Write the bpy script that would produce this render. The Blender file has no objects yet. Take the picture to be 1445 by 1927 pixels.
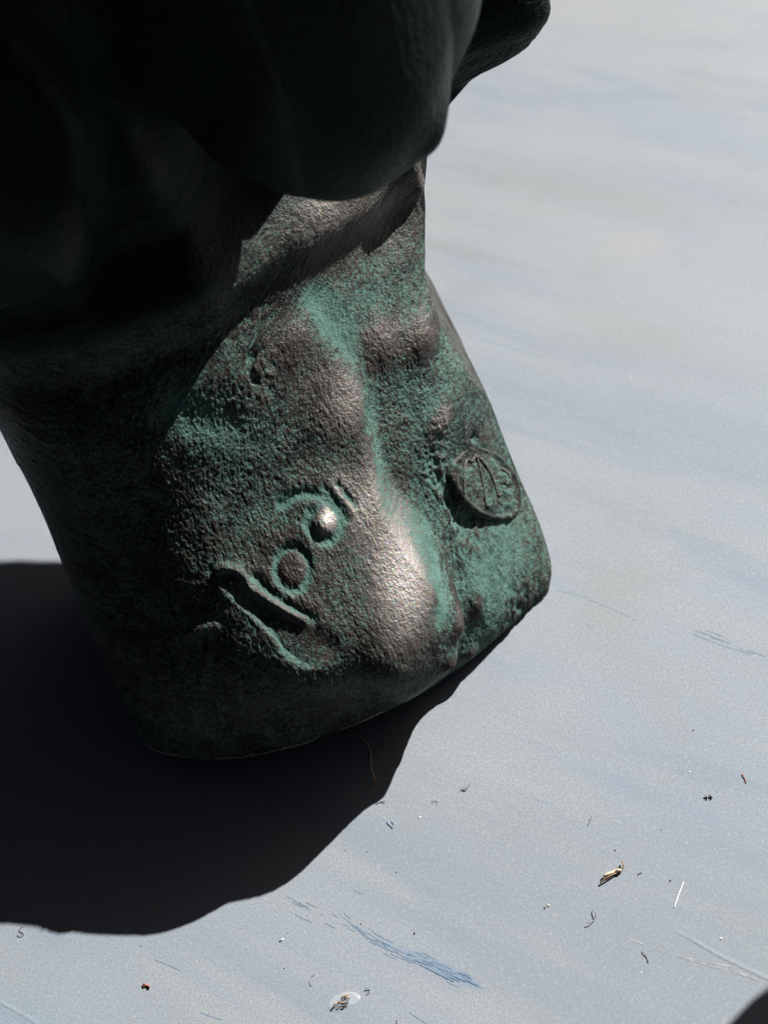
import bpy, bmesh, math, mathutils
import numpy as np

S = .01                                                  # everything below is written in centimetres
sc = bpy.context.scene
# camera: close above the table, looking 55 degrees down, rolled to the right
pitch, roll = math.radians(55), math.radians(21.5)
vr, vf, vu = (np.array(t) for t in ((1, 0, 0), (0, math.cos(pitch), -math.sin(pitch)), (0, math.sin(pitch), math.cos(pitch))))
loc = -27.9 * vf + 1.77 * vr + 2.66 * vu
cu = math.cos(roll) * vu + math.sin(roll) * vr
cr = math.cos(roll) * vr - math.sin(roll) * vu
cam = bpy.data.objects.new('camera', bpy.data.cameras.new('camera')); sc.collection.objects.link(cam); sc.camera = cam
M = mathutils.Matrix.Identity(4)
for i in range(3):
    M[i][0], M[i][1], M[i][2], M[i][3] = cr[i], cu[i], -vf[i], loc[i] * S
cam.matrix_world = M
cam.data.sensor_fit = 'VERTICAL'; cam.data.sensor_height = 36; cam.data.lens = 36 * 2647 / 1927
cam.data.clip_start = .01; cam.data.clip_end = 50
cam.data.dof.use_dof = True; cam.data.dof.focus_distance = .252; cam.data.dof.aperture_fstop = 16
# daylight: low sun from behind on the right
SUN = np.array([1.35, .75, 1.0])
az = math.atan2(SUN[0], SUN[1]); el = math.atan2(SUN[2], math.hypot(SUN[0], SUN[1]))
w = bpy.data.worlds.new('World'); sc.world = w; w.use_nodes = True
nt = w.node_tree; sky = nt.nodes.new('ShaderNodeTexSky'); sky.sky_type = 'NISHITA'; sky.sun_disc = False
sky.sun_elevation = el; sky.sun_rotation = az; sky.air_density = .02; sky.dust_density = .7; sky.ozone_density = 0
nt.links.new(sky.outputs[0], nt.nodes['Background'].inputs[0]); nt.nodes['Background'].inputs[1].default_value = .05
L = bpy.data.lights.new('sun', 'SUN'); L.energy = 5; L.angle = math.radians(.53); L.color = (1, .978, .93)
so = bpy.data.objects.new('sun', L); sc.collection.objects.link(so)
so.rotation_euler = mathutils.Vector(SUN).to_track_quat('Z', 'Y').to_euler()
sc.view_settings.view_transform = 'Standard'; sc.view_settings.look = 'None'
sc.view_settings.exposure = 1.5; sc.view_settings.gamma = 1

rng = np.random.default_rng(7)

# ---------------------------------------------------------------- helpers
def mesh(name, co, faces, mat, parent=None, smooth=True, attrs=None):
    co = np.asarray(co, float).reshape(-1, 3) * S
    me = bpy.data.meshes.new(name)
    f = np.asarray(faces) if not isinstance(faces, list) else None
    if f is not None:
        n, k = f.shape
        me.vertices.add(len(co)); me.vertices.foreach_set('co', co.astype(np.float32).ravel())
        me.loops.add(n * k); me.loops.foreach_set('vertex_index', f.astype(np.int32).ravel())
        me.polygons.add(n); me.polygons.foreach_set('loop_start', np.arange(0, n * k, k, dtype=np.int32))
        me.update(calc_edges=True)
    else:
        me.from_pydata(co.tolist(), [], faces)
    me.polygons.foreach_set('use_smooth', np.full(len(me.polygons), smooth))
    for k_, v_ in (attrs or {}).items():
        a = me.attributes.new(k_, 'FLOAT', 'POINT'); a.data.foreach_set('value', np.asarray(v_, np.float32).ravel())
    me.materials.append(mat); me.validate()
    o = bpy.data.objects.new(name, me); sc.collection.objects.link(o)
    if parent is not None: o.parent = parent
    return o

def tag(o, label=None, cat=None, group=None, kind=None):
    for k_, v_ in (('label', label), ('category', cat), ('group', group), ('kind', kind)):
        if v_: o[k_] = v_
    return o

def thing(name, label, cat, group=None):
    o = bpy.data.objects.new(name, None); sc.collection.objects.link(o); o.empty_display_size = .01
    return tag(o, label, cat, group)

class Nodes:
    """short-hand for building a node material"""
    def __init__(self, name):
        self.m = bpy.data.materials.new(name); self.m.use_nodes = True
        self.t = self.m.node_tree; self.b = self.t.nodes['Principled BSDF']
    def n(self, kind, **props):
        o = self.t.nodes.new(kind)
        for k_, v_ in props.items(): setattr(o, k_, v_)
        return o
    def put(self, sock, v):
        if hasattr(v, 'is_output'): self.t.links.new(v, sock)
        else: sock.default_value = v
    def math(self, op, a, b=0.0, clamp=False):
        o = self.n('ShaderNodeMath', operation=op, use_clamp=clamp); self.put(o.inputs[0], a); self.put(o.inputs[1], b); return o.outputs[0]
    def mix(self, f, a, b):
        o = self.n('ShaderNodeMix', data_type='RGBA'); self.put(o.inputs[0], f); self.put(o.inputs[6], a); self.put(o.inputs[7], b); return o.outputs[2]
    def noise(self, vec, scale, detail=3, rough=.55, dist=0.0):
        o = self.n('ShaderNodeTexNoise'); self.put(o.inputs['Vector'], vec)
        for k_, v_ in (('Scale', scale), ('Detail', detail), ('Roughness', rough), ('Distortion', dist)): o.inputs[k_].default_value = v_
        return o
    def ramp(self, v, lo, hi, a=0.0, b=1.0):
        o = self.n('ShaderNodeMapRange', interpolation_type='SMOOTHSTEP'); self.put(o.inputs[0], v)
        for i_, q_ in enumerate((lo, hi, a, b)): o.inputs[i_ + 1].default_value = q_
        return o.outputs[0]
    def attr(self, name): return self.n('ShaderNodeAttribute', attribute_name=name).outputs['Fac']
    def obj(self): return self.n('ShaderNodeTexCoord').outputs['Object']
    def mapping(self, vec, rot=0.0, scale=(1, 1, 1), loc=(0, 0, 0)):
        o = self.n('ShaderNodeMapping'); self.put(o.inputs[0], vec); o.inputs[1].default_value = loc
        o.inputs[2].default_value = (0, 0, rot); o.inputs[3].default_value = scale; return o.outputs[0]
    def bump(self, h, dist, strength=1.0, normal=None):
        o = self.n('ShaderNodeBump'); self.put(o.inputs['Height'], h); o.inputs['Distance'].default_value = dist
        o.inputs['Strength'].default_value = strength
        if normal is not None: self.put(o.inputs['Normal'], normal)
        return o.outputs[0]

def plain(name, col, rough=.7, metal=0.0):
    N = Nodes(name)
    f = N.noise(N.obj(), 900, 2).outputs[0]
    N.put(N.b.inputs['Base Color'], N.mix(f, (*[c * .7 for c in col], 1), (*[min(1, c * 1.3) for c in col], 1)))
    N.b.inputs['Roughness'].default_value = rough; N.b.inputs['Metallic'].default_value = metal
    return N.m

# ---------------------------------------------------------------- materials
def bronze_material():
    N = Nodes('patinated_bronze'); p = N.obj()
    pat, pol, dark = N.attr('patina'), N.attr('polish_glint'), N.attr('dark')
    fine = N.noise(p, 1200, 3, .65).outputs[0]                    # crusty grain, about a millimetre
    mid = N.noise(p, 260, 4, .6).outputs[0]
    wide = N.noise(p, 60, 3, .55).outputs[0]
    vfine = N.noise(p, 1700, 2, .7).outputs[0]
    g = N.math('ADD', pat, N.math('MULTIPLY', N.math('SUBTRACT', fine, .5), 1.2))
    g = N.math('ADD', g, N.math('MULTIPLY', N.math('SUBTRACT', vfine, .5), 1.6))
    g = N.math('ADD', g, N.math('MULTIPLY', N.math('SUBTRACT', mid, .5), .5))
    g = N.math('ADD', g, N.math('MULTIPLY', N.math('SUBTRACT', wide, .5), .8))
    g = N.ramp(g, .34, 1.1)
    green = N.mix(N.noise(p, 420, 3).outputs[0], (.013, .034, .029, 1), (.080, .152, .128, 1))
    hue = N.noise(p, 1900, 1)
    brown = N.mix(N.ramp(mid, .35, .65), (.009, .008, .0075, 1), (.034, .028, .025, 1))
    glint = N.mix(.35, (.44, .385, .355, 1), hue.outputs['Color'])  # pale tone for highlights painted into the base colour
    brown = N.mix(N.math('MULTIPLY', pol, .9), brown, glint)
    black = N.mix(mid, (.005, .0075, .0075, 1), (.012, .018, .0175, 1))  # near-black tone that paints the shade of the chest
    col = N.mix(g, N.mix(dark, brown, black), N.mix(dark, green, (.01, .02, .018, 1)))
    N.put(N.b.inputs['Base Color'], col)
    N.put(N.b.inputs['Metallic'], N.math('MULTIPLY', N.math('SUBTRACT', 1.0, g), N.math('ADD', .15, N.math('MULTIPLY', pol, .45))))
    r = N.math('ADD', .44, N.math('MULTIPLY', g, .3)); r = N.math('ADD', r, N.math('MULTIPLY', pol, .3))
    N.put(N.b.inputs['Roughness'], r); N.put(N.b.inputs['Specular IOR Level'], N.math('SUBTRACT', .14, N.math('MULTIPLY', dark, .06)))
    b1 = N.bump(fine, .00026, .8)
    N.put(N.b.inputs['Normal'], N.bump(N.noise(p, 2400, 2).outputs[0], .00012, .8, b1))
    return N.m

ANG = math.radians(-46)                                          # the way the veins of the table top run
def tabletop_material():
    N = Nodes('veined_tabletop'); p = N.obj()
    a = N.mapping(p, -ANG)                                       # x along the veins
    long1 = N.noise(N.mapping(a, 0, (5, 26, 1)), 1.0, 4, .55, .5).outputs[0]
    long2 = N.noise(N.mapping(a, 0, (14, 80, 1), (3, 7, 0)), 1.0, 4, .6, .6).outputs[0]
    blot = N.noise(p, 28, 4, .6, .3).outputs[0]
    blot2 = N.noise(N.mapping(p, 0, (1, 1, 1), (.7, .3, 0)), 16, 3).outputs[0]
    col = N.mix(N.ramp(long1, .36, .64), (0.176, 0.207, 0.248, 1), (0.218, 0.236, 0.252, 1))
    col = N.mix(N.ramp(blot, .48, .7, 0, .7), col, (0.192, 0.202, 0.201, 1))
    col = N.mix(N.ramp(long2, .50, .72, 0, .75), col, (0.138, 0.170, 0.214, 1))
    col = N.mix(N.ramp(blot2, .48, .7, 0, .6), col, (0.236, 0.243, 0.252, 1))
    brush = N.noise(N.mapping(a, 0, (4, 22, 1), (9, 2, 0)), 1.0, 5, .62, .4).outputs[0]                 # broad brushed bands
    col = N.mix(N.ramp(brush, .50, .66, 0, .8), col, (0.150, 0.180, 0.214, 1))
    col = N.mix(N.ramp(brush, .46, .34, 0, .7), col, (0.243, 0.249, 0.249, 1))
    # thin pale blue streaks, gathered in bands
    hair = N.noise(N.mapping(a, 0, (40, 900, 1)), 1.0, 3, .6, .8).outputs[0]
    band = N.ramp(N.noise(N.mapping(a, 0, (9, 34, 1), (1.3, .2, 0)), 1.0, 2).outputs[0], .48, .72)
    col = N.mix(N.math('MULTIPLY', N.ramp(hair, .56, .74, 0, .75), band), col, (0.121, 0.177, 0.247, 1))
    for (cx, cy, l, wd, k_, c_) in BLOBS:
        d = N.n('ShaderNodeVectorMath', operation='LENGTH')
        q = N.mapping(p, 0, (1, 1, 1), (-cx * S, -cy * S, 0))
        q = N.mapping(q, -ANG, (1, 1, 1)); q = N.mapping(q, 0, (1 / (l * S), 1 / (wd * S), 0))
        N.put(d.inputs[0], q)
        f = N.ramp(d.outputs['Value'], 1.0, .1, 0, min(.9, k_ * 1.4))
        f = N.math('MULTIPLY', f, N.ramp(long2, .3, .62, .3, 1))
        col = N.mix(f, col, (*c_, 1))
    spot = N.noise(N.mapping(p, 0, (1, 1, 1), (4, 1, 0)), 420, 2, .6).outputs[0]                     # small stains and rubbed dots
    col = N.mix(N.ramp(spot, .66, .76, 0, .35), col, (.27, .275, .28, 1)); col = N.mix(N.ramp(spot, .33, .24, 0, .35), col, (.12, .14, .16, 1))
    grain = N.noise(p, 2600, 2, .7).outputs[0]
    col = N.mix(N.ramp(grain, .3, .72, 0, .8), col, (0.134, 0.149, 0.169, 1))
    grain2 = N.noise(N.mapping(p, 0, (1, 1, 1), (2, 5, 0)), 1500, 2, .7).outputs[0]
    col = N.mix(N.ramp(grain2, .52, .75, 0, .3), col, (0.302, 0.319, 0.337, 1))
    N.put(N.b.inputs['Base Color'], col)
    N.b.inputs['Roughness'].default_value = .62; N.b.inputs['Specular IOR Level'].default_value = .3
    N.put(N.b.inputs['Normal'], N.bump(grain, .00006, .5))
    return N.m

BLOBS = [(-0.21, -6.17, 1.3, .16, .7, (.085, .15, .24)), (4.3, -4.6, 3.0, .35, .35, (0.134, 0.184, 0.247)), (-7.4, -4.6, 2.4, .7, .5, (0.134, 0.199, 0.254)), (7.2, 5.0, 2.2, .5, .3, (0.141, 0.177, 0.232)),
         (8.6, 10.2, 4.5, 1.1, .55, (0.168, 0.181, 0.176)), (5.6, 9.6, 3.5, .28, .5, (0.158, 0.170, 0.161)), (9.5, 7.6, 1.1, .9, .55, (0.248, 0.241, 0.251)),
         (6.6, 7.8, 3.2, .5, .4, (0.158, 0.188, 0.236)), (8.7, 4.2, 4, 1.0, .4, (0.174, 0.188, 0.194)), (6.4, 1.4, 3.5, .7, .35, (0.185, 0.203, 0.199)), (11.5, 8.5, 4.5, .9, .35, (0.158, 0.184, 0.224)),
         (8.0, -1.6, 2.5, .25, .35, (0.141, 0.184, 0.247)), (5.3, -6.2, 2.0, .3, .35, (0.141, 0.163, 0.199))]

# surface marks: (x across, v along the front) in centimetres
MARK = {
    'crease': [(2.06, 8.269), (2.202, 7.5), (2.281, 6.947), (2.277, 6.217), (2.143, 5.348), (1.956, 4.519), (2.13, 3.631), (2.243, 3.217), (2.29, 2.862), (2.107, 2.684)],
    'eye': [(0.699, 5.013)],
    'eye_groove': [(0.136, 5.664), (0.389, 5.684), (0.671, 5.585), (0.9, 5.348), (1.019, 5.052), (1.009, 4.835), (0.872, 4.737), (0.668, 4.756), (0.459, 4.954), (0.416, 5.171), (0.573, 5.289)],
    'lid1': [(0.931, 5.506), (1.041, 5.269), (1.102, 5.013), (1.121, 4.835)],
    'lid2': [(1.194, 5.408), (1.254, 5.151), (1.343, 4.954)],
    'lid3': [(1.428, 5.19), (1.523, 4.855), (1.552, 4.697)],
    'dot': [(-0.084, 4.717)],
    'key': [(-1.395, 5.072), (-1.25, 5.092), (-1.015, 5.072), (-0.895, 4.934), (-0.907, 4.717), (-0.752, 4.559), (-0.574, 4.362), (-0.289, 4.144), (0.064, 3.829), (0.286, 3.493), (0.232, 3.276), (-0.046, 3.197), (-0.414, 3.296), (-0.67, 3.513), (-0.831, 3.75), (-0.852, 3.967), (-1.07, 4.263), (-1.262, 4.579), (-1.394, 4.796)],
    'knob': [(-1.15, 4.875)],
    'pin': [(-1.429, 5.092)],
    'over_groove': [(-0.755, 4.835), (-0.655, 4.638), (-0.545, 4.48), (-0.34, 4.243), (-0.059, 3.947)],
    'over_ridge': [(-1.417, 5.072), (-1.185, 5.112), (-1.012, 5.013), (-0.902, 4.855), (-0.917, 4.697), (-0.774, 4.539), (-0.525, 4.302), (-0.223, 4.006)],
    'star': [(-2.276, 3.927), (-2.002, 4.085), (-1.729, 4.164)],
    'star2': [(-1.864, 4.046), (-2.113, 3.533), (-2.412, 3.0)],
    'dent': [(-0.978, 8.131), (-0.649, 7.796), (-0.23, 7.401)],
    'pits': [(1.055, 8.703), (0.807, 8.506), (0.539, 8.171), (0.72, 7.914), (0.357, 7.855)],
    'crev': [(3.179, 4.184), (2.92, 3.848), (2.913, 3.296), (3.014, 2.901), (3.086, 2.546), (3.24, 2.191)],
    'crev2': [(3.852, 3.158), (4.0, 2.704), (4.049, 2.349)],
    'corner_pits': [(3.713, 0.671), (3.414, 0.73), (3.767, 0.276)],
    'lumpA': [(2.262, 2.112)],
    'lumpB': [(2.753, 1.401)],
    'lumpC': [(2.289, 0.612)],
    'lumpD': [(1.854, 1.697)],
    'bumpA': [(2.776, 6.671)],
    'bumpB': [(3.561, 6.138)],
    'bumpC': [(3.343, 4.48)],
    'bumpD': [(3.16, 1.52)],
    'bumpE': [(1.716, 6.552)],
    'bumpF': [(1.43, 7.973)],
    'arm_edge': [(-0.611, 14.131), (-0.456, 13.894), (-0.35, 13.598), (-0.377, 13.302), (-0.612, 12.947), (-0.917, 12.69)],
    'arm_groove': [(0.24, 13.716), (-0.002, 13.341), (-0.313, 12.927), (-0.736, 12.493)],
    'rib': [(0.957, 12.078), (1.53, 13.223), (1.911, 13.637), (2.243, 13.914), (2.445, 14.091)],
    'belly': [(0.241, 12.414), (0.492, 11.466)],
    'medal': [(3.761, 2.23)],
    'medal_a': [(3.903, 1.441)],
    'medal_b': [(4.368, 1.658)],
    'm1': [(3.17, 2.664), (3.285, 2.822), (3.41, 2.96), (3.555, 2.941), (3.599, 2.802), (3.745, 2.783)],
    'm2': [(3.745, 2.783), (3.704, 2.566), (3.631, 2.329), (3.516, 2.112), (3.602, 2.053)],
    'm3': [(3.75, 2.743), (3.858, 2.447), (3.88, 2.131), (3.837, 1.895), (3.923, 1.855)],
    'm4': [(4.128, 2.053), (4.235, 1.835), (4.221, 1.737), (4.111, 1.776), (4.074, 1.895)],
}
GREEN = [(-0.878, 8.131, 0.414, 0.9), (-0.48, 7.579, 0.463, 1.0), (-0.5, 8.328, 0.322, 0.5), (0.01, 6.947, 0.559, 0.55), (1.954, 8.052, 0.471, 0.6), (2.27, 7.638, 0.332, 0.8), (0.414, 5.625, 0.422, 0.7), (1.402, 5.861, 0.378, 0.1), (2.946, 3.059, 0.594, 0.7), (2.687, 3.71, 0.392, 0.6), (3.046, 1.796, 0.704, 0.35), (2.673, 1.717, 0.45, 0.45), (3.319, 0.987, 0.46, 0.45), (4.116, 1.599, 0.415, 0.3), (0.476, 2.506, 0.565, 0.35), (-0.495, 3.276, 0.464, 0.4), (2.315, 13.243, 0.122, 0.9), (4.15, 3.592, 0.403, 0.35), (4.03, 4.993, 0.396, 0.3), (2.883, 5.585, 0.436, 0.5), (2.86, 4.618, 0.487, 0.5), (3.951, 6.473, 0.392, 0.3), (3.059, 7.657, 0.577, 0.3), (-0.366, 5.783, 0.562, 0.35), (0.174, 4.401, 0.466, 0.2), (0.627, 4.263, 0.374, 0.2), (-2.198, 5.408, 0.565, 0.1), (-1.185, 4.894, 0.374, 0.4), (-0.502, 3.631, 0.371, 0.2)]
BROWN = [(1.829, 3.631, 0.52, 1.2), (1.65, 4.184, 0.425, 0.9), (1.567, 4.954, 0.426, 1.0), (1.892, 6.434, 0.521, 0.8), (1.755, 7.144, 0.566, 0.6), (2.003, 5.526, 0.334, 0.6), (2.866, 6.592, 0.433, 0.9), (3.561, 6.138, 0.438, 0.9), (2.95, 9.177, 0.843, 1.0), (3.599, 8.269, 0.675, 0.8), (1.316, 8.111, 0.42, 0.9), (-0.197, 4.342, 0.558, 0.5), (3.311, 4.381, 0.343, 0.8), (0.994, 4.973, 0.377, 0.5), (1.386, 3.217, 0.657, 0.8), (0.339, 7.539, 0.464, 0.3), (0.886, 5.704, 0.282, 0.2), (3.024, 3.552, 0.345, 0.5), (2.356, 1.441, 0.25, 0.5), (-0.182, 1.816, 0.58, 0.4), (0.468, 4.579, 0.468, 0.3), (-0.615, 4.737, 0.419, 0.4), (4.522, 8.684, 0.386, 0.9)]
HIGHLIGHTS = [(1.685, 3.473, 0.434, 0.45), (1.66, 4.085, 0.472, 0.2), (1.53, 4.894, 0.378, 0.27), (1.194, 5.408, 0.208, 0.3), (1.769, 6.414, 0.378, 0.2), (2.814, 9.67, 0.555, 0.22), (3.688, 8.763, 0.478, 0.2), (3.311, 4.381, 0.216, 0.3), (0.874, 5.052, 0.132, 0.4)]  # highlights on the bronze, painted in as paler spots
# litter and veins on the table top: (x, y) in centimetres
LITTER = {
    'twig': [(2.901, -5.814), (3.024, -5.782), (3.152, -5.762), (3.256, -5.753), (3.323, -5.76), (3.399, -5.698), (3.411, -5.6)],
    'twig2': [(3.008, -5.725), (3.129, -5.722), (3.254, -5.711), (3.318, -5.747)],
    'twig3': [(3.294, -5.758), (3.28, -5.65)],
    'white_a': [(3.901, -6.673), (4.022, -6.534), (4.133, -6.419), (4.237, -6.32)],
    'dark_a': [(2.614, -6.192), (2.636, -6.26), (2.585, -6.359), (2.513, -6.39), (2.418, -6.382)],
    'loop': [(1.192, -3.245), (1.247, -3.211), (1.315, -3.228), (1.319, -3.275), (1.253, -3.281), (1.214, -3.243), (1.335, -3.26), (1.393, -3.216), (1.42, -3.171)],
    'loop2': [(0.622, -3.242), (0.706, -3.244), (0.743, -3.292), (0.698, -3.329)],
    'hook': [(-1.587, -6.035), (-1.526, -6.029), (-1.49, -6.072), (-1.512, -6.112), (-1.559, -6.103)],
    's_fib': [(-7.376, -2.566), (-7.455, -2.589), (-7.424, -2.665), (-7.371, -2.728), (-7.438, -2.745), (-7.501, -2.677)],
    'short_a': [(-0.348, -2.872), (-0.273, -2.869), (-0.166, -2.902)],
    'short_b': [(-0.266, -3.274), (-0.254, -3.368), (-0.195, -3.447)],
    'short_c': [(3.134, -4.741), (3.199, -4.683), (3.23, -4.631)],
    'short_d': [(3.108, -7.147), (3.134, -7.243), (3.14, -7.359)],
    'hairb': [(-0.427, -1.254), (-0.288, -1.41), (-0.154, -1.611), (-0.139, -1.842), (-0.221, -2.1), (-0.238, -2.325), (-0.227, -2.491)],
    'curl': [(-2.442, -5.63), (-2.466, -5.542), (-2.416, -5.473), (-2.331, -5.457)],
    'tail': [(5.993, -4.918), (5.993, -5.005), (5.992, -5.091)],
    'dash1': [(5.224, -5.04), (5.246, -5.103)],
    'dash2': [(5.297, -5.059), (5.327, -5.125)],
    'fl1': [(3.571, -5.901), (3.654, -5.893)],
    'red1': [(-5.367, -4.477), (-5.306, -4.531), (-5.255, -4.58)],
    'red2': [(-5.379, -4.533), (-5.312, -4.509)],
    'bluefib': [(-0.639, -5.238), (-0.604, -5.282)],
    'black_a': [(-0.191, -3.305), (-0.164, -3.383)],
    'whitefib': [(3.083, -5.207), (3.127, -5.152)],
    'short_e': [(-1.226, -6.779), (-1.193, -6.708)],
}
VEIN = {
    'thin': [(4.37, -0.041), (4.672, -0.247), (4.906, -0.499), (5.091, -0.727), (5.316, -0.985), (5.538, -1.316)],
    'faint_r': [(6.388, -1.916), (6.741, -2.324), (7.103, -2.694), (7.41, -3.049)],
    'bl1': [(-1.595, -4.555), (-1.267, -5.143), (-0.815, -5.619), (-0.292, -6.136), (0.15, -6.557), (0.475, -6.872)],
    'bl2': [(-0.535, -5.974), (-0.244, -6.281), (-0.066, -6.474)],
    'bl3': [(-2.392, -4.29), (-2.275, -4.42), (-2.13, -4.559)],
    'bl4': [(-0.966, -6.672), (-0.83, -6.845), (-0.726, -6.969)],
    'bl5': [(-5.089, -4.109), (-4.829, -4.332), (-4.643, -4.505)],
    'bl6': [(-4.503, -5.33), (-4.29, -5.488), (-4.122, -5.619)],
    'bl7': [(-1.251, -4.275), (-1.116, -4.402)],
    'bl8': [(-1.191, -5.223), (-0.741, -5.698), (-0.594, -5.853)],
    'bl9': [(-2.453, -3.953), (-1.976, -4.455), (-1.433, -5.027)],
    'seamR': [(2.965, -6.851), (3.307, -7.177), (3.581, -7.426), (4.014, -7.735), (4.379, -7.969), (4.783, -8.401)],
    'ridgeR': [(3.716, -7.02), (3.937, -7.279), (4.169, -7.607), (4.478, -7.961), (4.849, -8.362), (5.15, -8.696)],
    'ridgeL': [(-8.322, -3.527), (-8.053, -3.823), (-7.782, -4.086), (-7.516, -4.356), (-7.263, -4.677)],
    'topblue': [(8.459, 7.788), (8.715, 7.46)],
}
SPECK = [(3.374, -5.357, 0.0356, 'k'), (4.04, -6.21, 0.0356, 'k'), (-0.449, -5.424, 0.04, 'k'), (1.85, -5.849, 0.0444, 'k'), (1.924, -5.838, 0.0389, 't'), (5.564, -3.81, 0.0333, 'k'), (-2.775, -4.664, 0.0389, 'k'), (-2.73, -4.651, 0.0444, 'w'), (-5.258, -3.786, 0.0289, 'k'), (-2.839, -5.152, 0.0289, 'k'), (-1.295, -4.909, 0.0289, 'r'), (-0.408, -4.255, 0.0289, 'r'), (-0.808, -3.687, 0.0267, 'k'), (5.998, -4.931, 0.04, 'r'), (4.261, -5.311, 0.0267, 'k'), (-1.181, -3.503, 0.0222, 'k'), (-2.616, -4.573, 0.0222, 'k'), (5.165, -4.525, 0.0333, 'w'), (4.407, -7.425, 0.0356, 'w'), (2.95, -7.465, 0.0289, 'w'), (0.323, -3.44, 0.0378, 'w')]
HUSK = [(-1.989, -6.083), (-1.705, -6.095), (-1.99, -6.217)]

NROW, N_ARC, N_FRONT, N_SIDE = 860, 50, 560, 40
# ---------------------------------------------------------------- bronze: the smooth form (centimetres)
def spl(zz, pts):
    """smooth (monotone cubic) curve through pts, evaluated at zz"""
    p = np.array(pts, float); x, y = p[:, 0], p[:, 1]
    h = np.diff(x); d = np.diff(y) / h
    m = np.zeros_like(y)
    m[1:-1] = np.where(d[:-1] * d[1:] > 0, 2 * d[:-1] * d[1:] / (d[:-1] + d[1:] + 1e-12), 0)
    m[0], m[-1] = d[0], d[-1]
    zz = np.clip(zz, x[0], x[-1])
    i = np.clip(np.searchsorted(x, zz, side='right') - 1, 0, len(h) - 1)
    t = (zz - x[i]) / h[i]
    return ((2*t**3 - 3*t**2 + 1) * y[i] + (t**3 - 2*t**2 + t) * h[i] * m[i]
            + (-2*t**3 + 3*t**2) * y[i+1] + (t**3 - t**2) * h[i] * m[i+1])

def sstep(e0, e1, v):
    t = np.clip((v - e0) / (e1 - e0), 0, 1)
    return t * t * (3 - 2 * t)

FRONT = [(0, -1.1), (.3, -1.36), (.8, -1.5), (1.5, -1.46), (2.4, -1.25), (3.1, -.8), (3.7, -.12), (4.4, .85), (5.2, 1.8), (6.0, 2.68), (6.7, 3.42),
         (7.05, 3.6), (7.35, 3.72), (7.65, 3.95), (7.95, 4.35), (8.2, 4.8), (8.45, 5.1), (9.0, 5.45), (10, 6.1), (11, 6.75), (13, 8.1), (19, 12)]
SHELF = [(0, 0), (7.3, 0), (7.8, .1), (8.3, .3), (8.8, .5), (9.1, .5), (9.4, .3), (9.7, .2), (10.2, 0), (19, 0)]
ARM = [(0, 0), (7.6, 0), (8.4, .5), (9.2, 1.0), (10.5, 1.7), (12, 2.0), (19, 2.0)]
ARM_EDGE = [(0, -1.3), (8.2, -1.3), (9.4, -.85), (10.6, -.95), (12, -1.5), (19, -2)]
BELLY = [(0, 0), (6.6, 0), (7.3, .35), (8.0, 1.0), (8.6, 1.6), (9.4, 2.2), (10.5, 2.9), (12, 3.8), (14, 4.6), (19, 5)]
LEDGE = [(0, 0), (.6, .12), (1.1, .65), (1.6, 1), (2.3, 1), (2.7, .9), (3.05, .5), (3.5, .15), (4.2, 0), (19, 0)]
SHOULDER = [(0, 0), (5.8, 0), (6.2, .9), (6.7, 1.33), (7.05, 1.2), (7.35, 1.12), (7.65, .92), (7.95, .56), (8.2, .15), (8.45, 0), (19, 0)]
LOBE = [(0, 0), (9.55, 0), (9.65, 1.2), (9.8, 3.1), (10.05, 4.2), (10.7, 5.1), (11.5, 5.8), (12.5, 6.3), (14.5, 7), (19, 7.4)]
XR = [(0, 4.3), (.3, 4.5), (.8, 4.56), (1.2, 4.53), (2.6, 4.48), (3.8, 4.22), (4.6, 4.04), (5.1, 4.06), (5.5, 4.3), (5.9, 4.55), (6.15, 4.7), (6.3, 5.05), (6.45, 5.8), (6.85, 6.75), (7.05, 7.45),
      (7.8, 7.95), (8.6, 8.0), (9.2, 7.2), (10, 6.4), (10.8, 6.2), (12, 6.2), (15, 6.2), (19, 5)]
XL = [(0, -4.0), (.3, -4.25), (.8, -4.3), (1.2, -4.25), (4, -4.15), (5.6, -4.25), (7, -4.4), (8.5, -5.6), (10, -7), (13, -7.4), (19, -5)]
YB = [(0, 4.6), (.8, 5.2), (2.1, 6.5), (4, 7.6), (6, 9.5), (8, 12.1), (13, 15), (19, 18)]
BULGE_RIGHT = [(0, 1.05), (1, 1.5), (3, 2.0), (6, 1.7), (7, 1.3), (8.0, 1.0), (9, .65), (10, .55), (19, .4)]
BULGE_LEFT = [(0, 1.05), (1, 1.3), (3, 1.5), (6, 1.4), (7, 1.2), (9.5, 1.3), (12, 1.6), (19, 1.6)]
MIDDLE = [(0, -.6), (2, -1.1), (3, -1.4), (6, -1.5), (8, -.3), (19, 0)]
RECESS = [(0, .0), (.8, .12), (1.4, .3), (2.1, .8), (3, .95), (4, .55), (5.5, .25), (6.3, .05), (6.6, 0), (19, 0)]
TURN = [(0, .0), (.5, .3), (1.4, .7), (2.4, .5), (3.5, .15), (4.5, 0), (19, 0)]
ARMPIT = [(0, 0), (6.3, 0), (7.2, .8), (8.0, 1.8), (8.6, 3.4), (10.5, 3.8), (13, 3.8), (19, 1)]
CREASE = [(0, 1.55), (.6, 1.7), (1.4, 2.1), (2, 2.38), (2.7, 2.32), (3.4, 2.02), (3.9, 1.93), (4.5, 2.1), (5, 2.28), (5.8, 2.28), (6.8, 2.06), (19, 2.3)]
CREASEW = [(0, .32), (2, .36), (3.4, .42), (4.2, .6), (6, .95), (19, 1)]

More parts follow.
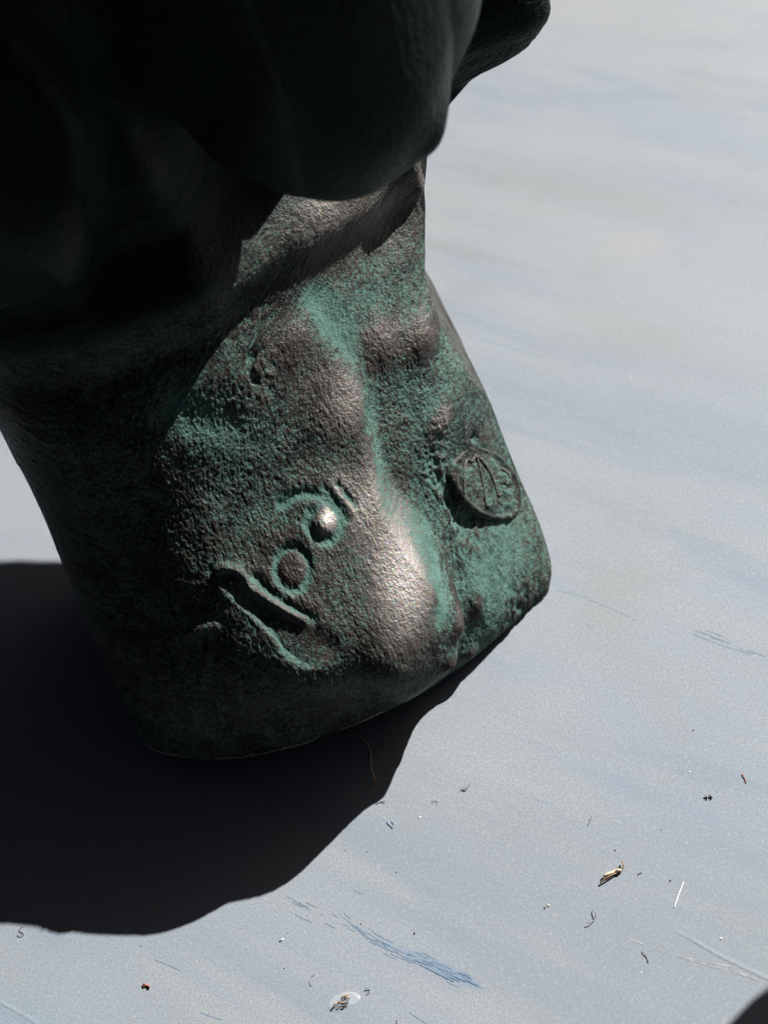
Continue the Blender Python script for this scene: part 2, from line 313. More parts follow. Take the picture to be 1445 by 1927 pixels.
def ring_table():
    """z of every row (even arc length down the front) and the columns of one ring"""
    zz = np.concatenate([np.linspace(0, 12.5, 4000), np.linspace(12.5, 19, 200)[1:]])
    yy = spl(zz, FRONT)
    w = np.where(zz[1:] > 9.1, .4, 1.0)
    s = np.concatenate([[0], np.cumsum(np.hypot(np.diff(zz), np.diff(yy)) * w)])
    return np.interp(np.linspace(0, s[-1], NROW), s, zz), np.linspace(0, s[-1], NROW)

def form(z):
    """grid (rows, columns, 3) of the closed rings, and the weight of the front on every column"""
    z = z[:, None]
    xl, xr, yb, yf = (spl(z, t) for t in (XL, XR, YB, FRONT))
    rr = .32 + .35 * sstep(.3, 3, z) + 1.2 * sstep(9, 11, z)
    rl = .45 + .9 * sstep(.3, 3, z) + 1.0 * sstep(7, 10, z)
    a = lambda n: np.linspace(0, 1, n, endpoint=False)[None, :]
    X, Y, W = [], [], []
    t = a(N_ARC) * np.pi / 2                                              # left front corner
    X.append(xl + rl * (1 - np.cos(t))); Y.append(yf + rl * (1 - np.sin(t))); W.append(np.sin(t) * np.ones_like(z))
    t = a(N_FRONT)
    X.append(xl + rl + t * (xr - xl - rl - rr)); Y.append(yf + 0 * t); W.append(np.ones_like(z + t))
    t = a(N_ARC) * np.pi / 2
    X.append(xr - rr * (1 - np.sin(t))); Y.append(yf + rr * (1 - np.cos(t))); W.append(np.cos(t) * np.ones_like(z))
    t = a(N_SIDE) ** 1.6
    y0 = yf + rr
    X.append(xr + 0 * t); Y.append(y0 + t * (yb - 1 - y0)); W.append(np.zeros_like(z + t))
    t = a(8) * np.pi / 2
    X.append(xr - 1 + np.cos(t)); Y.append(yb - 1 + np.sin(t)); W.append(np.zeros_like(z + t))
    t = a(24)
    X.append(xr - 1 + t * (xl - xr + 2)); Y.append(yb + 0 * t); W.append(np.zeros_like(z + t))
    t = a(8) * np.pi / 2
    X.append(xl + 1 - np.sin(t)); Y.append(yb - 1 + np.cos(t)); W.append(np.zeros_like(z + t))
    t = 1 - (1 - a(N_SIDE)) ** 1.6
    y0 = yf + rl
    X.append(xl + 0 * t); Y.append(yb - 1 + t * (y0 - yb + 1)); W.append(np.zeros_like(z + t))
    X = np.concatenate(X, 1); Y = np.concatenate(Y, 1); W = np.concatenate(W, 1)
    slant = .23 * (np.clip(X, .2, 3.8) - 1.4) * sstep(5.2, 4.0, X) * sstep(4.8, 6.4, z) * sstep(9.2, 7.6, z)      # the fold of the waist falls to the right
    yz = spl(z + slant, FRONT) - yf
    fall = np.clip((yb - Y) / (yb - yf), 0, 1) ** 1.5
    Y = Y - .42 * np.clip(X - 3.2, 0, 3.5) ** 1.3 * sstep(1.3, .3, yb - Y) * sstep(5, 7, z)       # the back slopes off to the right
    mid = spl(z, MIDDLE)
    q = lambda x: np.where(x > mid, spl(z, BULGE_RIGHT) * np.clip((x - mid) / (4.3 - mid), 0, 1.25) ** 2,
                           spl(z, BULGE_LEFT) * np.clip((mid - x) / (mid + 4.3), 0, 1.6) ** 2.3)
    Y = Y + fall * (q(X) + yz)
    corner = yf + rr + q(xr) + spl(z, SHOULDER)
    Y = Y + fall * spl(z, RECESS) * sstep(-.5, .5, (X - spl(z, CREASE)) / spl(z, CREASEW))
    Y = Y + fall * spl(z, TURN) * np.clip(X - 2.8, 0, 2) ** 1.2
    left_of = sstep(.6, -.2, X - spl(z, CREASE))
    Y = Y - fall * .5 * np.exp(-((X - .5) / 1.5) ** 2 - ((z - 2.75) / 1.2) ** 2) * left_of
    Y = Y - fall * .5 * np.exp(-((X - 1.45) / 1.0) ** 4) * spl(z, LEDGE) * left_of
    Y = Y - fall * .36 * np.exp(-((X + .7) / 1.0) ** 2 - ((z - 3.1) / .9) ** 2)
    Y = Y + fall * .5 * np.exp(-((X + 3.1) / 1.1) ** 2 - ((z - 3.8) / 1.3) ** 2)
    Y = Y + fall * spl(z, SHELF) * sstep(5.2, 4.3, X)
    Y = Y + fall * spl(z, SHOULDER) * sstep(4.5, 5.2, X)
    Y = Y + fall * .55 * sstep(5.0, 6.6, X) * sstep(7.6, 8.6, z)
    Y = Y - fall * .95 * np.exp(-((X - 4.35) / .6) ** 2 - ((z - 10.1) / .8) ** 2)                       # root of the lobe
    Y = Y - fall * spl(z, ARM) * sstep(.25, -.55, X - spl(z, ARM_EDGE)) * (1 + .12 * np.clip(-1.5 - X, 0, 4))      # arm on the left
    Y = Y - fall * spl(z, BELLY) * sstep(1.9, .2, X)
    drop = .5 * np.clip((X - 2.9) / 1.25, -1.6, 1.3) ** 2
    D = fall * spl(z - drop, LOBE) * sstep(.35, -.35, X - 4.15 - .9 * np.clip(z - 10.3, 0, 4)) * sstep(.3, 1.8, X)
    Y = Y - D; X = X + .11 * D                                             # the lobe hangs forward, to the right and down
    # hollow armpit on the right, behind the front of the chest
    X = X - spl(z, ARMPIT) * sstep(.0, 1.2, Y - corner) * sstep(0, 3, X) * sstep(0, 1.5, yb - Y)
    Z = z - .12 * D
    return np.stack([X, Y, Z], -1), W

# ---------------------------------------------------------------- table
m_table = tabletop_material()
def slab(x0, x1, y0, y1, z0, z1):
    v = [(x, y, z) for z in (z0, z1) for y in (y0, y1) for x in (x0, x1)]
    return v, [(0, 2, 3, 1), (4, 5, 7, 6), (0, 1, 5, 4), (1, 3, 7, 5), (3, 2, 6, 7), (2, 0, 4, 6)]
v, f = slab(-45, 45, -30, 50, -2.5, 0)
table = tag(mesh('tabletop', v, f, m_table, smooth=False), 'pale grey blue veined tabletop', kind='structure')

# ---------------------------------------------------------------- bronze
def blur(a, s0, s1=None):
    """gaussian blur on the grid (rows, columns)"""
    s1 = s0 if s1 is None else s1
    for ax, s in ((0, s0), (1, s1)):
        r = int(math.ceil(3 * s)); k = np.exp(-.5 * (np.arange(-r, r + 1) / s) ** 2); k /= k.sum()
        n = a.shape[ax]
        pad = [(0, 0), (0, 0)]; pad[ax] = (r, r)
        b = np.pad(a, pad, mode='edge')
        m = 1 << int(np.ceil(np.log2(b.shape[ax] + 2 * r)))
        kf = np.fft.rfft(k, m); kf = kf[:, None] if ax == 0 else kf[None, :]
        c = np.fft.irfft(np.fft.rfft(b, m, axis=ax) * kf, m, axis=ax)
        a = np.take(c, np.arange(2 * r, 2 * r + n), axis=ax)
    return a

z_row, v_row = ring_table()
G, W = form(z_row)
NR, NC = G.shape[:2]
NF = 2 * N_ARC + N_FRONT
def normals(P):
    du = np.roll(P, -1, 1) - np.roll(P, 1, 1)
    dv = np.gradient(P, axis=0)
    n = np.cross(du, dv); return n / (np.linalg.norm(n, axis=-1, keepdims=True) + 1e-12)
Nrm = normals(G)
Xg = G[..., 0]; Vg = np.repeat(v_row[:, None], NC, 1)
front = np.zeros((NR, NC)); front[:, :NF] = 1

def gauss(x, v, r, ax=1.0): return np.exp(-((Xg - x) ** 2 + (Vg - v) ** 2) / (r * r)) * front
def pdist(pts, closed=False, sel=None):
    """distance in the (x, v) plane to a broken line; for closed ones also whether inside"""
    pts = np.array(pts, float); n = len(pts)
    d = np.full(Xg.shape, 9.0); ins = np.zeros(Xg.shape, bool)
    lo, hi = pts.min(0) - 1.2, pts.max(0) + 1.2
    m = (Xg > lo[0]) & (Xg < hi[0]) & (Vg > lo[1]) & (Vg < hi[1]) & (front > 0)
    x, v = Xg[m], Vg[m]; dd = np.full(x.shape, 9.0); ii = np.zeros(x.shape, bool)
    for i in range(n if closed else n - 1):
        a, b = pts[i], pts[(i + 1) % n]; e = b - a
        t = np.clip(((x - a[0]) * e[0] + (v - a[1]) * e[1]) / (e @ e + 1e-12), 0, 1)
        dd = np.minimum(dd, np.hypot(x - a[0] - t * e[0], v - a[1] - t * e[1]))
        if closed:
            c = ((a[1] > v) != (b[1] > v)) & (x < (b[0] - a[0]) * (v - a[1]) / (b[1] - a[1] + 1e-12) + a[0]); ii ^= c
    d[m] = dd; ins[m] = ii
    return (d, ins) if closed else d
def smooth_line(pts, k=6):
    p = np.array(pts, float)
    for _ in range(2):
        q = [p[0]]
        for a, b in zip(p[:-1], p[1:]): q += [.75 * a + .25 * b, .25 * a + .75 * b]
        p = np.array(q + [p[-1]])
    return p
line = lambda key, w: np.exp(-(pdist(smooth_line(MARK[key])) / w) ** 2)

H = np.zeros((NR, NC)); patina = np.full((NR, NC), .53); polish_glint = np.zeros((NR, NC)); rough = np.ones((NR, NC))
# lumps of the modelling
for key, r, h in (('bumpA', .42, .16), ('bumpB', .42, .15), ('bumpC', .28, .12), ('bumpD', .3, -.05), ('bumpE', .6, .10), ('bumpF', .4, .09), ('lumpA', .2, .13), ('lumpB', .2, .09), ('lumpC', .17, .12), ('lumpD', .15, .10)):
    H += h * gauss(*MARK[key][0], r)
d = line('dent', .35); H -= .045 * d; H += .02 * np.exp(-((Xg - MARK['dent'][1][0]) ** 2 + (Vg - MARK['dent'][1][1] + .55) ** 2) / .2) * front
cre = line('crease', .2); H -= .05 * cre; patina += .45 * line('crease', .32)
H += .22 * line('arm_edge', .3) - .3 * line('arm_groove', .35) + .14 * line('rib', .3) + .12 * line('belly', .5)
# eye, dot and keyhole of the relief
H -= .048 * line('eye_groove', .09); patina += .55 * line('eye_groove', .11)
H += .11 * gauss(*MARK['eye'][0], .17); patina -= .7 * gauss(*MARK['eye'][0], .15); polish_glint += .6 * gauss(*MARK['eye'][0], .15)
for key in ('lid1', 'lid2'):
    H -= .032 * line(key, .06); patina += .4 * line(key, .07)
x0, v0 = MARK['dot'][0]; r = np.hypot(Xg - x0, Vg - v0)
H -= .062 * np.exp(-((r - .29) / .085) ** 2) * front; patina += .45 * np.exp(-((r - .36) / .09) ** 2) * front
patina -= .7 * np.exp(-(r / .24) ** 4) * front; H -= .02 * np.exp(-(r / .3) ** 2) * front
d, ins = pdist(np.concatenate([smooth_line(MARK['key'] + MARK['key'][:1])[:-1]]), True)
sd = np.where(ins, -d, d)
bowl = sstep(MARK['key'][5][0] - .1, MARK['key'][8][0], Xg)
H -= ((1 - bowl) * .065 * sstep(.04, -.10, sd) + bowl * .075 * sstep(.06, -.32, sd)) * front; patina += .22 * np.exp(-((sd - .02) / .07) ** 2) * front
patina -= (.1 + .3 * bowl) * sstep(0, -.2, sd) * front; rough -= .7 * sstep(0, -.15, sd) * sstep(-.9, -.3, Xg) * front  # keyhole bowl darkened to paint its shade
H += .11 * gauss(*MARK['knob'][0], .27); H -= .07 * gauss(*MARK['pin'][0], .07); H -= .055 * line('over_groove', .08); H += .065 * line('over_ridge', .06); patina += .35 * line('over_ridge', .06)
for key in ('star', 'star2'): H += .04 * line(key, .06); patina += .3 * line(key, .08)
# the pits beside the seal and on the broken edge
H_smooth = blur(H, 9)
ragged = (1 + .5 * blur(rng.standard_normal((NR, NC)), 4) / .07).clip(0, 2)
H -= .03 * line('crev', .12) * ragged; H -= .07 * line('crev2', .05) * ragged
# grain of the casting
wn = lambda s: (lambda a: a / a.std())(blur(rng.standard_normal((NR, NF)), s * .85, s))
g1, g2, g3, g4 = wn(1.15), wn(2.2), wn(6), wn(20)
pitm = sum(line(k_, w_) for k_, w_ in (('pits', .28), ('corner_pits', .25), ('crev', .30))).clip(0, 1)[:, :NF]
up = sstep(9.6, 10.6, Vg)[:, :NF]
for gx, gy, gr, gw in BROWN:
    q = gauss(gx, gv := gy, gr); patina -= .36 * gw * q; polish_glint += .08 * gw * q
for gx, gy, gr, gw in HIGHLIGHTS:
    q = gauss(gx, gy, gr); patina -= .3 * gw * q; polish_glint += gw * q
for gx, gy, gr, gw in GREEN:
    patina += .40 * gw * gauss(gx, gy, gr * 1.1)
grain = (.0036 * g1 + .0024 * g2 + .0022 * g3 + .009 * g4) * (1 - .55 * up) * rough[:, :NF] * (1 - .35 * polish_glint[:, :NF].clip(0, 1))
pits = np.minimum(0, wn(4.5) + .3) * .05 + np.minimum(0, wn(9) + .2) * .05
H[:, :NF] += grain + .6 * pits * pitm + .5 * pitm * (.02 * g2)
fade = np.ones(NC); fade[:12] = np.linspace(0, 1, 12); fade[NF - 12:NF] = np.linspace(1, 0, 12)
tail = NC - NF
side = blur(rng.standard_normal((NR, tail)), 2.5); side *= .007 / side.std()
ramp = np.clip(np.minimum(np.arange(tail), tail - 1 - np.arange(tail)) / 6, 0, 1)
H *= fade[None, :]; H[:, NF:] += side * ramp * sstep(0, .2, Vg[:, NF:])
# hollows hold the patina, edges are rubbed bare
hf = H[:, :NF]
cav = (blur(hf, 5) - hf) * 16 + (blur(hf, 14) - hf) * 5
patina[:, :NF] += np.clip(cav, -.5, .5)
patina += .12 * sstep(MARK['crease'][6][0], 3.2, Xg) * front * sstep(7, 5.5, Vg)
patina[:, NF:] = .45
foot = np.exp(-((Vg - .72) / .05) ** 2) * (blur(rng.standard_normal((NR, NC)), 3, 14) > 0); foot *= sstep(2.0, .5, Xg); polish_glint += .6 * foot; patina -= .6 * foot      # bottom edge catching light, painted on as bare metal
dark = np.maximum(sstep(9.7, 10.5, Vg), sstep(7.6, 8.1, Vg) * sstep(4.7, 4.95, Xg))                                       # shade of the chest and right shoulder, painted into the bronze colour
P = G + Nrm * H[..., None]
P[..., 2] = np.maximum(P[..., 2], .004)
idx = np.arange(NR * NC).reshape(NR, NC); nx = np.roll(idx, -1, 1)
quads = np.stack([idx[:-1], nx[:-1], nx[1:], idx[1:]], -1).reshape(-1, 4)
m_bronze = bronze_material()
figure = thing('bronze_figurine', 'dark bronze torso figurine with green patina and relief eye standing on the pale tabletop', 'figurine')
body = mesh('body', P, quads, m_bronze, figure, attrs={'patina': patina, 'polish_glint': polish_glint.clip(0, 1), 'dark': dark})
# caps
bm = bmesh.new(); bm.from_mesh(body.data); bm.verts.ensure_lookup_table()
for r_ in (0, NR - 1):
    bm.faces.new([bm.verts[i] for i in (idx[r_][::-1] if r_ == 0 else idx[r_])])
bm.to_mesh(body.data); bm.free()

# seal on the right of the front
Xf = G[:, :NF, 0]
Pb = G + Nrm * (H_smooth * .4)[..., None]
def on_surface(x, vv, h):
    """point of the front at surface coordinates (x, v), lifted by h"""
    r_ = np.interp(vv, v_row, np.arange(NR)); i = int(np.clip(r_, 0, NR - 2)); t = r_ - i
    def row(k_):
        c = np.interp(x, Xf[k_], np.arange(NF)); j = int(np.clip(c, 0, NF - 2)); s = c - j
        return (1 - s) * Pb[k_, j] + s * Pb[k_, j + 1], (1 - s) * Nrm[k_, j] + s * Nrm[k_, j + 1]
    a, na = row(i); b, nb = row(i + 1); n = (1 - t) * na + t * nb
    return (1 - t) * a + t * b + n / np.linalg.norm(n) * h
mc, ma, mb = (np.array(MARK[k_][0]) for k_ in ('medal', 'medal_a', 'medal_b'))
ma, mb = ma - mc, mb - mc
c3 = on_surface(*mc, 0)
ring_n = [on_surface(*(mc + .6 * (ma * math.cos(t) + mb * math.sin(t))), 1) - on_surface(*(mc + .6 * (ma * math.cos(t) + mb * math.sin(t))), 0) for t in np.linspace(0, math.tau, 12, endpoint=False)]
n3 = np.mean(ring_n, 0) + 0.06 * SUN / np.linalg.norm(SUN); n3 /= np.linalg.norm(n3)       # the disc leans a little to the right
flat = lambda d: d - n3 * (d @ n3)
a3 = flat(on_surface(*(mc + ma), 0) - on_surface(*(mc - ma), 0)) / 2
b3 = flat(on_surface(*(mc + mb), 0) - on_surface(*(mc - mb), 0)) / 2
rim = [(on_surface(*(mc + ma * math.cos(t) + mb * math.sin(t)), 0) - c3) @ n3 for t in np.linspace(0, math.tau, 40)]
c3 = c3 + n3 * (max(rim) * .9 - .05)
def on_seal(p, q, h): return c3 + a3 * p + b3 * q + n3 * h
NRAD, NT = 30, 140
co, pa = [], []
mr = blur(rng.standard_normal((NRAD, NT)), 1.2); mr /= mr.std()
rads = np.concatenate([np.linspace(0, 1.0, NRAD - 3), [1.03, 1.05, 1.06]])
for i, rr_ in enumerate(rads):
    for k_ in range(NT):
        t = k_ / NT * math.tau
        wob = 1 + .02 * math.sin(3 * t + 1) + .012 * math.sin(5 * t)
        h = .06 + .02 * math.exp(-((rr_ - .95) / .04) ** 2) - .012 * math.exp(-((rr_ - .84) / .08) ** 2) + .008 * mr[i, k_] * min(1, rr_ * 1.6)
        if rr_ > 1.01: h = {1.03: .03, 1.05: -.1, 1.06: -.3}[round(float(rr_), 2)]
        co.append(on_seal(rr_ * wob * math.cos(t), rr_ * wob * math.sin(t), h)); pa.append(.66 + .12 * mr[i, k_] - .3 * math.exp(-((rr_ - .96) / .04) ** 2))
ii = np.arange(NRAD * NT).reshape(NRAD, NT); jj = np.roll(ii, -1, 1)
fq = np.stack([ii[:-1], ii[1:], jj[1:], jj[:-1]], -1).reshape(-1, 4)
seal = mesh('seal', co, fq[:, ::-1], m_bronze, body, attrs={'patina': pa, 'polish_glint': np.zeros(len(co)), 'dark': np.zeros(len(co))})

def tube(path, rad, seg=6):
    """swept tube with round ends; path (n,3), rad number or list"""
    p = np.array(path, float); n = len(p)
    rad = np.broadcast_to(np.array(rad, float), (n,)).copy()
    tg = np.gradient(p, axis=0); tg /= np.linalg.norm(tg, axis=1, keepdims=True) + 1e-12
    up_ = np.array([.13, .21, .97]); co, fs = [], []
    for i in range(n):
        a = np.cross(tg[i], up_); a /= np.linalg.norm(a) + 1e-12; b = np.cross(tg[i], a)
        for k_ in range(seg):
            t = k_ / seg * math.tau; co.append(p[i] + rad[i] * (a * math.cos(t) + b * math.sin(t)))
    for i in range(n - 1):
        for k_ in range(seg):
            fs.append((i * seg + k_, i * seg + (k_ + 1) % seg, (i + 1) * seg + (k_ + 1) % seg, (i + 1) * seg + k_))
    fs += [tuple(range(seg))[::-1], tuple((n - 1) * seg + k_ for k_ in range(seg))]
    return co, fs
def join(parts):
    V, Fs = [], []
    for co, fs in parts:
        o = len(V); V += [tuple(q) for q in co]; Fs += [tuple(i + o for i in f_) for f_ in fs]
    return V, Fs
strokes = []
inv = np.linalg.inv(np.column_stack([ma, mb]))
for key in ('m1', 'm2', 'm3', 'm4'):
    pts = [inv @ (q - mc) for q in smooth_line(MARK[key])]
    strokes.append(tube([on_seal(a, b, .058) for a, b in pts], [.014] + [.03] * (len(pts) - 2) + [.014], 8))
V, Fs = join(strokes)
mono = mesh('monogram', V, Fs, m_bronze, seal, attrs={'patina': [.5] * len(V), 'polish_glint': [.06] * len(V), 'dark': [0] * len(V)})

# ---------------------------------------------------------------- veins printed along the table top
m_blue = plain('blue_vein', (.115, .175, .255)); m_deep = plain('deep_blue_vein', (.07, .135, .225)); m_pale = plain('pale_blue_vein', (.15, .195, .235)); m_white = plain('white_crease', (0.290, 0.290, 0.297))
def ribbon(pts, wid, z):
    p = smooth_line(pts); n = len(p); tg = np.gradient(p, axis=0); tg /= np.linalg.norm(tg, axis=1, keepdims=True)
    nn = np.stack([-tg[:, 1], tg[:, 0]], 1); t = np.linspace(0, 1, n)
    ww = wid * np.sin(np.pi * np.clip(t, .02, .98)) ** .6 * (1 + .35 * rng.standard_normal(n).clip(-1.5, 1.5))
    co = [(*(p[i] + nn[i] * ww[i] / 2 * s), z) for i in range(n) for s in (-1, 1)]
    return co, [(2 * i, 2 * i + 2, 2 * i + 3, 2 * i + 1)[::-1] for i in range(n - 1)]
def scribble(pts, count, spread, wid, frac, z):
    """many thin strokes laid along a path, as a brush would leave them"""
    p = smooth_line(pts); L_ = np.concatenate([[0], np.cumsum(np.hypot(*np.diff(p, axis=0).T))]); out = []
    for k_ in range(count):
        c, l = rng.uniform(.05, .95), rng.uniform(.3, 1) * frac
        s = np.linspace(max(0, c - l / 2), min(1, c + l / 2), 6) * L_[-1]
        q = np.stack([np.interp(s, L_, p[:, 0]), np.interp(s, L_, p[:, 1])], 1)
        bell = math.sin(math.pi * c)
        q += rng.standard_normal(2) * spread * (.3 + bell) + rng.standard_normal((6, 2)) * spread * .06
        out.append(ribbon(q, wid * rng.uniform(.5, 1.3), z + rng.uniform(0, .0015)))
    return out
def vein(parts, m): return mesh('vein', *join(parts), m, table, smooth=False)
vein([ribbon(VEIN['thin'], .026, .003)], m_pale)
vein(scribble(VEIN['bl1'], 40, .055, .012, .16, .003), m_blue)
vein(scribble(VEIN['bl1'][2:], 10, .045, .012, .16, .006), m_deep)
vein([ribbon(VEIN['bl2'], .018, .008)], m_deep)
for key, w_ in (('bl3', .02), ('bl4', .016), ('bl5', .012), ('bl6', .014), ('bl7', .012)):
    vein([ribbon(VEIN[key], w_, .004)], m_blue)
vein(scribble(VEIN['bl8'], 8, .06, .016, .3, .004), m_blue); vein(scribble(VEIN['bl9'], 14, .04, .010, .2, .004), m_pale)
vein(scribble(VEIN['faint_r'], 14, .06, .014, .3, .003), m_pale)
vein(scribble(VEIN['seamR'], 14, .02, .010, .25, .003), m_white)
def crease(pts, wid, h):
    """a low fold of the covering, steep on one side"""
    p = smooth_line(pts); n = len(p); tg = np.gradient(p, axis=0); tg /= np.linalg.norm(tg, axis=1, keepdims=True)
    nn = np.stack([-tg[:, 1], tg[:, 0]], 1); co = []
    for i in range(n):
        k_ = min(1, i / 6)
        for o_, hh in ((wid * 3.5, -.001), (wid * 1.2, h * .35), (wid * .25, h), (-wid * .5, -.001)): co.append((*(p[i] + nn[i] * o_), hh * k_ if hh > 0 else hh))
    return co, [(4 * i + k_, 4 * i + k_ + 1, 4 * i + 5 + k_, 4 * i + 4 + k_)[::-1] for i in range(n - 1) for k_ in range(3)]
mesh('fold', *crease(VEIN['ridgeR'], .03, .006), m_table, table); mesh('fold', *crease(VEIN['ridgeL'][::-1], -.03, .006), m_table, table)

# ---------------------------------------------------------------- litter
m_brown = plain('dry_brown', (.16, .10, .055)); m_tan = plain('dry_tan', (.45, .36, .24)); m_black = plain('soot_black', (.04, .037, .035)); m_fib = plain('grey_fibre', (.12, .13, .15))
m_wfib = plain('white_fibre', (.85, .85, .85)); m_red = plain('rust_red', (.22, .06, .035)); m_bfib = plain('blue_fibre', (.10, .2, .34)); m_hair = plain('amber_hair', (.40, .24, .10), .4)
def fibre(key, rad, lift=.014):
    p = smooth_line(LITTER[key]); n = len(p)
    zz = rad * .8 + lift * np.abs(np.sin(np.linspace(.2, 5.6, n))) 
    return tube(np.column_stack([p, zz]), .8 * rad * np.concatenate([[.6], np.ones(n - 2), [.5]]), 6)
def litter(name, label, cat, parts, m, group=None, parent=None): 
    o = mesh(name, *join(parts), m, parent)
    return tag(o, label, cat, group) if label else o
tw = thing('dry_twig', 'tiny forked brown twig with a pale husk on the lower right of the tabletop', 'twig')
litter('stem', None, None, [fibre('twig', .018, .05), fibre('twig3', .01, .06)], m_brown, parent=tw)
litter('husk', None, None, [fibre('twig2', .034, .03)], m_tan, parent=tw)
litter('white_fibre', 'straight white fibre lying right of the forked twig', 'fibre', [fibre('white_a', .008, .01)], m_wfib)
litter('lint_fibre', 'grey lint fibre bent like a hook just below the forked twig', 'fibre', [fibre('dark_a', .009, .05)], m_fib)
litter('lint_fibre', 'looped grey lint fibre right of the big shadow edge', 'fibre', [fibre('loop', .007, .03)], m_fib)
litter('lint_fibre', 'faint curled lint fibre between the shadow edge and the looped fibre', 'fibre', [fibre('loop2', .006, .02)], m_fib)
litter('lint_fibre', 'dark C shaped fibre beside the clear flake', 'fibre', [fibre('hook', .009, .02)], m_fib)
litter('lint_fibre', 'zigzag grey fibre under the left end of the shadow', 'fibre', [fibre('s_fib', .008, .02)], m_fib)
litter('lint_fibre', 'short grey fibre touching the shadow edge below the figurine', 'fibre', [fibre('short_a', .009, .02)], m_fib)
litter('lint_fibre', 'short bluish fibre a little below the one touching the shadow edge', 'fibre', [fibre('short_b', .008), fibre('black_a', .007)], m_bfib)
litter('lint_fibre', 'short upright hair above the forked twig', 'fibre', [fibre('short_c', .006, .04)], m_fib)
litter('lint_fibre', 'short curved dark fibre near the fold at lower right', 'fibre', [fibre('short_d', .008)], m_fib)
litter('lint_fibre', 'faint curl of lint above the clear flake', 'fibre', [fibre('curl', .005, .02)], m_fib)
litter('lint_fibre', 'tiny grey sliver between the forked twig and the white fibre', 'fibre', [fibre('fl1', .009)], m_fib)
litter('lint_fibre', 'stub of dark fibre at the bottom edge of the picture', 'fibre', [fibre('short_e', .009)], m_fib)
litter('amber_hair', 'thin amber hair lying in the shadow under the front of the figurine', 'hair', [fibre('hairb', .017, .05)], m_hair)
litter('rust_chip', 'small rust red forked chip at lower left', 'chip', [fibre('red1', .022), fibre('red2', .015)], m_red)
litter('dark_sliver', 'pair of tiny dark slivers side by side at far right', 'sliver', [fibre('dash1', .016), fibre('dash2', .018)], m_black)
sd_ = thing('rust_seed', 'rust red seed with a thin tail at far right', 'seed')
def crumb(x, y, r, seed):
    q = np.random.default_rng(seed); bm = bmesh.new(); bmesh.ops.create_icosphere(bm, subdivisions=2, radius=1)
    sx, sy, sz = q.uniform(.75, 1.3), q.uniform(.6, 1), q.uniform(.4, .7); a = q.uniform(0, 3)
    co = []
    for v_ in bm.verts:
        k_ = 1 + .18 * math.sin(5 * v_.co.x + seed) * math.cos(4 * v_.co.y + 2 * seed)
        X_, Y_ = v_.co.x * sx * k_, v_.co.y * sy * k_
        co.append((x + r * (X_ * math.cos(a) - Y_ * math.sin(a)), y + r * (X_ * math.sin(a) + Y_ * math.cos(a)), r * sz * (v_.co.z + .92)))
    fs = [tuple(v_.index for v_ in f_.verts) for f_ in bm.faces]; bm.free(); return co, fs
WHERE = ['black speck directly above the forked twig', 'black speck left of the white fibre', 'black speck just above the wide blue streak', 'dark half of a two tone crumb left of the fold',
         'tan crumb touching the dark one left of the fold', 'black speck alone in the middle right of the tabletop', 'dark crumb beside a white one under the shadow', 'white crumb beside the dark one under the shadow',
         'tiny black speck under the lowest point of the shadow', 'tiny black speck above the faint curl of lint', 'rusty speck above the start of the blue streak', 'rusty speck between the shadow edge and the twig',
         'tiny dark speck near the shadow edge on the right', None, 'faint dark speck between the lone black speck and the twig', 'faint speck close to the shadow edge at its middle', 'faint speck left of the blue streak start',
         'white grain above the pair of dark slivers', 'white grain above the fold at lower right', 'white grain below the hooked fibre', 'white grain below the looped fibre']
mats = {'k': m_black, 't': m_tan, 'w': m_wfib, 'r': m_red}
for k_, (x, y, r, c) in enumerate(SPECK):
    co, fs = crumb(x, y, r * .42, k_ + 3)
    if WHERE[k_] is None:
        mesh('kernel', co, fs, mats[c], sd_); litter('tail', None, None, [fibre('tail', .009, .01)], m_red, parent=sd_)
        continue
    tag(mesh('crumb', co, fs, mats[c]), WHERE[k_], 'speck')
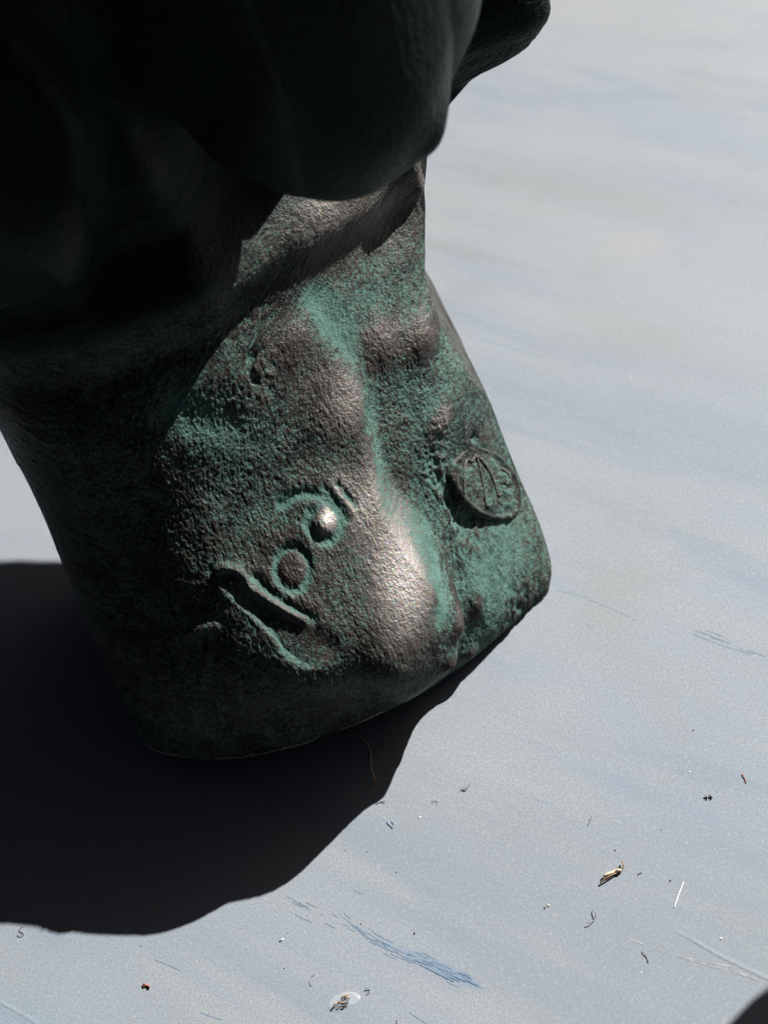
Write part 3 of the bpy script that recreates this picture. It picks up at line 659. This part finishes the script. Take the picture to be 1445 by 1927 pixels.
# clear flake with bits stuck in it
c0, c1, c2 = (np.array(q) for q in HUSK); e1, e2 = c1 - c0, c2 - c0
flake = thing('clear_flake', 'clear oval flake with dark bits in it at the bottom of the tabletop', 'flake')
co, fs = [], []
for i, rr_ in enumerate((0, .35, .7, .9, 1.0, 1.04)):
    for k_ in range(40):
        t = k_ / 40 * math.tau; q = c0 + (e1 * math.cos(t) + e2 * math.sin(t)) * rr_ * (1 + .05 * math.sin(3 * t))
        co.append((*q, max(.001, .05 * (1 - rr_ ** 2) + .025 * math.exp(-((rr_ - .9) / .08) ** 2) - (.03 if rr_ > 1.02 else 0))))
for i in range(5):
    for k_ in range(40): fs.append((i * 40 + k_, (i + 1) * 40 + k_, (i + 1) * 40 + (k_ + 1) % 40, i * 40 + (k_ + 1) % 40))
Nf = Nodes('clear_skin'); Nf.b.inputs['Base Color'].default_value = (.8, .82, .82, 1); Nf.b.inputs['Roughness'].default_value = .18
Nf.b.inputs['Alpha'].default_value = .13; Nf.b.inputs['Specular IOR Level'].default_value = .8
Nf.put(Nf.b.inputs['Normal'], Nf.bump(Nf.noise(Nf.obj(), 700, 3).outputs[0], .0006, .7))
mesh('skin', co, fs, Nf.m, flake)
bits = [((-.6, .15), (-.35, .0), .016), ((-.3, .1), (.1, .22), .014), ((-.05, -.55), (.15, -.1), .016), ((.1, -.35), (.45, -.6), .012), ((0, .45), (.25, .4), .018), ((.15, -.1), (.5, -.15), .014)]
for (a, b, rd) in bits:
    A_, B_ = (c0 + e1 * q[0] + e2 * q[1] for q in (a, b))
    pts = [(*(A_ + (B_ - A_) * t + rng.standard_normal(2) * .012), .055 + .02 * math.sin(6 * t)) for t in np.linspace(0, 1, 5)]
    mesh('bit', *tube(pts, [rd * .5, rd, rd * 1.2, rd, rd * .4]), m_brown if rd < .017 else m_black, flake)

# ---------------------------------------------------------------- unseen cup shape added on the right, made only to cast a shadow
hg = 8.0; gx_, gy_ = 4.55 + 1.35 * hg, -10.7 + .75 * hg
prof = [(0, 0), (2.2, 0), (2.2, .15), (.5, .5), (.32, 1), (.3, 5.2), (.6, 6), (1.5, 6.7), (2.0, 7.6), (2.1, 8.3), (1.9, 9.2), (1.6, 9.6), (1.5, 9.55), (1.75, 9.1), (1.9, 8.3), (1.7, 7.4), (.8, 6.7), (0, 6.5)]
co = [(gx_ + r_ * math.cos(k_ / 40 * math.tau), gy_ + r_ * math.sin(k_ / 40 * math.tau), z_) for r_, z_ in prof for k_ in range(40)]
fs = [(i * 40 + k_, i * 40 + (k_ + 1) % 40, (i + 1) * 40 + (k_ + 1) % 40, (i + 1) * 40 + k_) for i in range(len(prof) - 1) for k_ in range(40)]
tag(mesh('shadow_caster', co, fs, plain('caster_metal', (.12, .11, .1), .4, .8)), 'unseen shadow caster added outside the frame at lower right', 'shadow_caster')
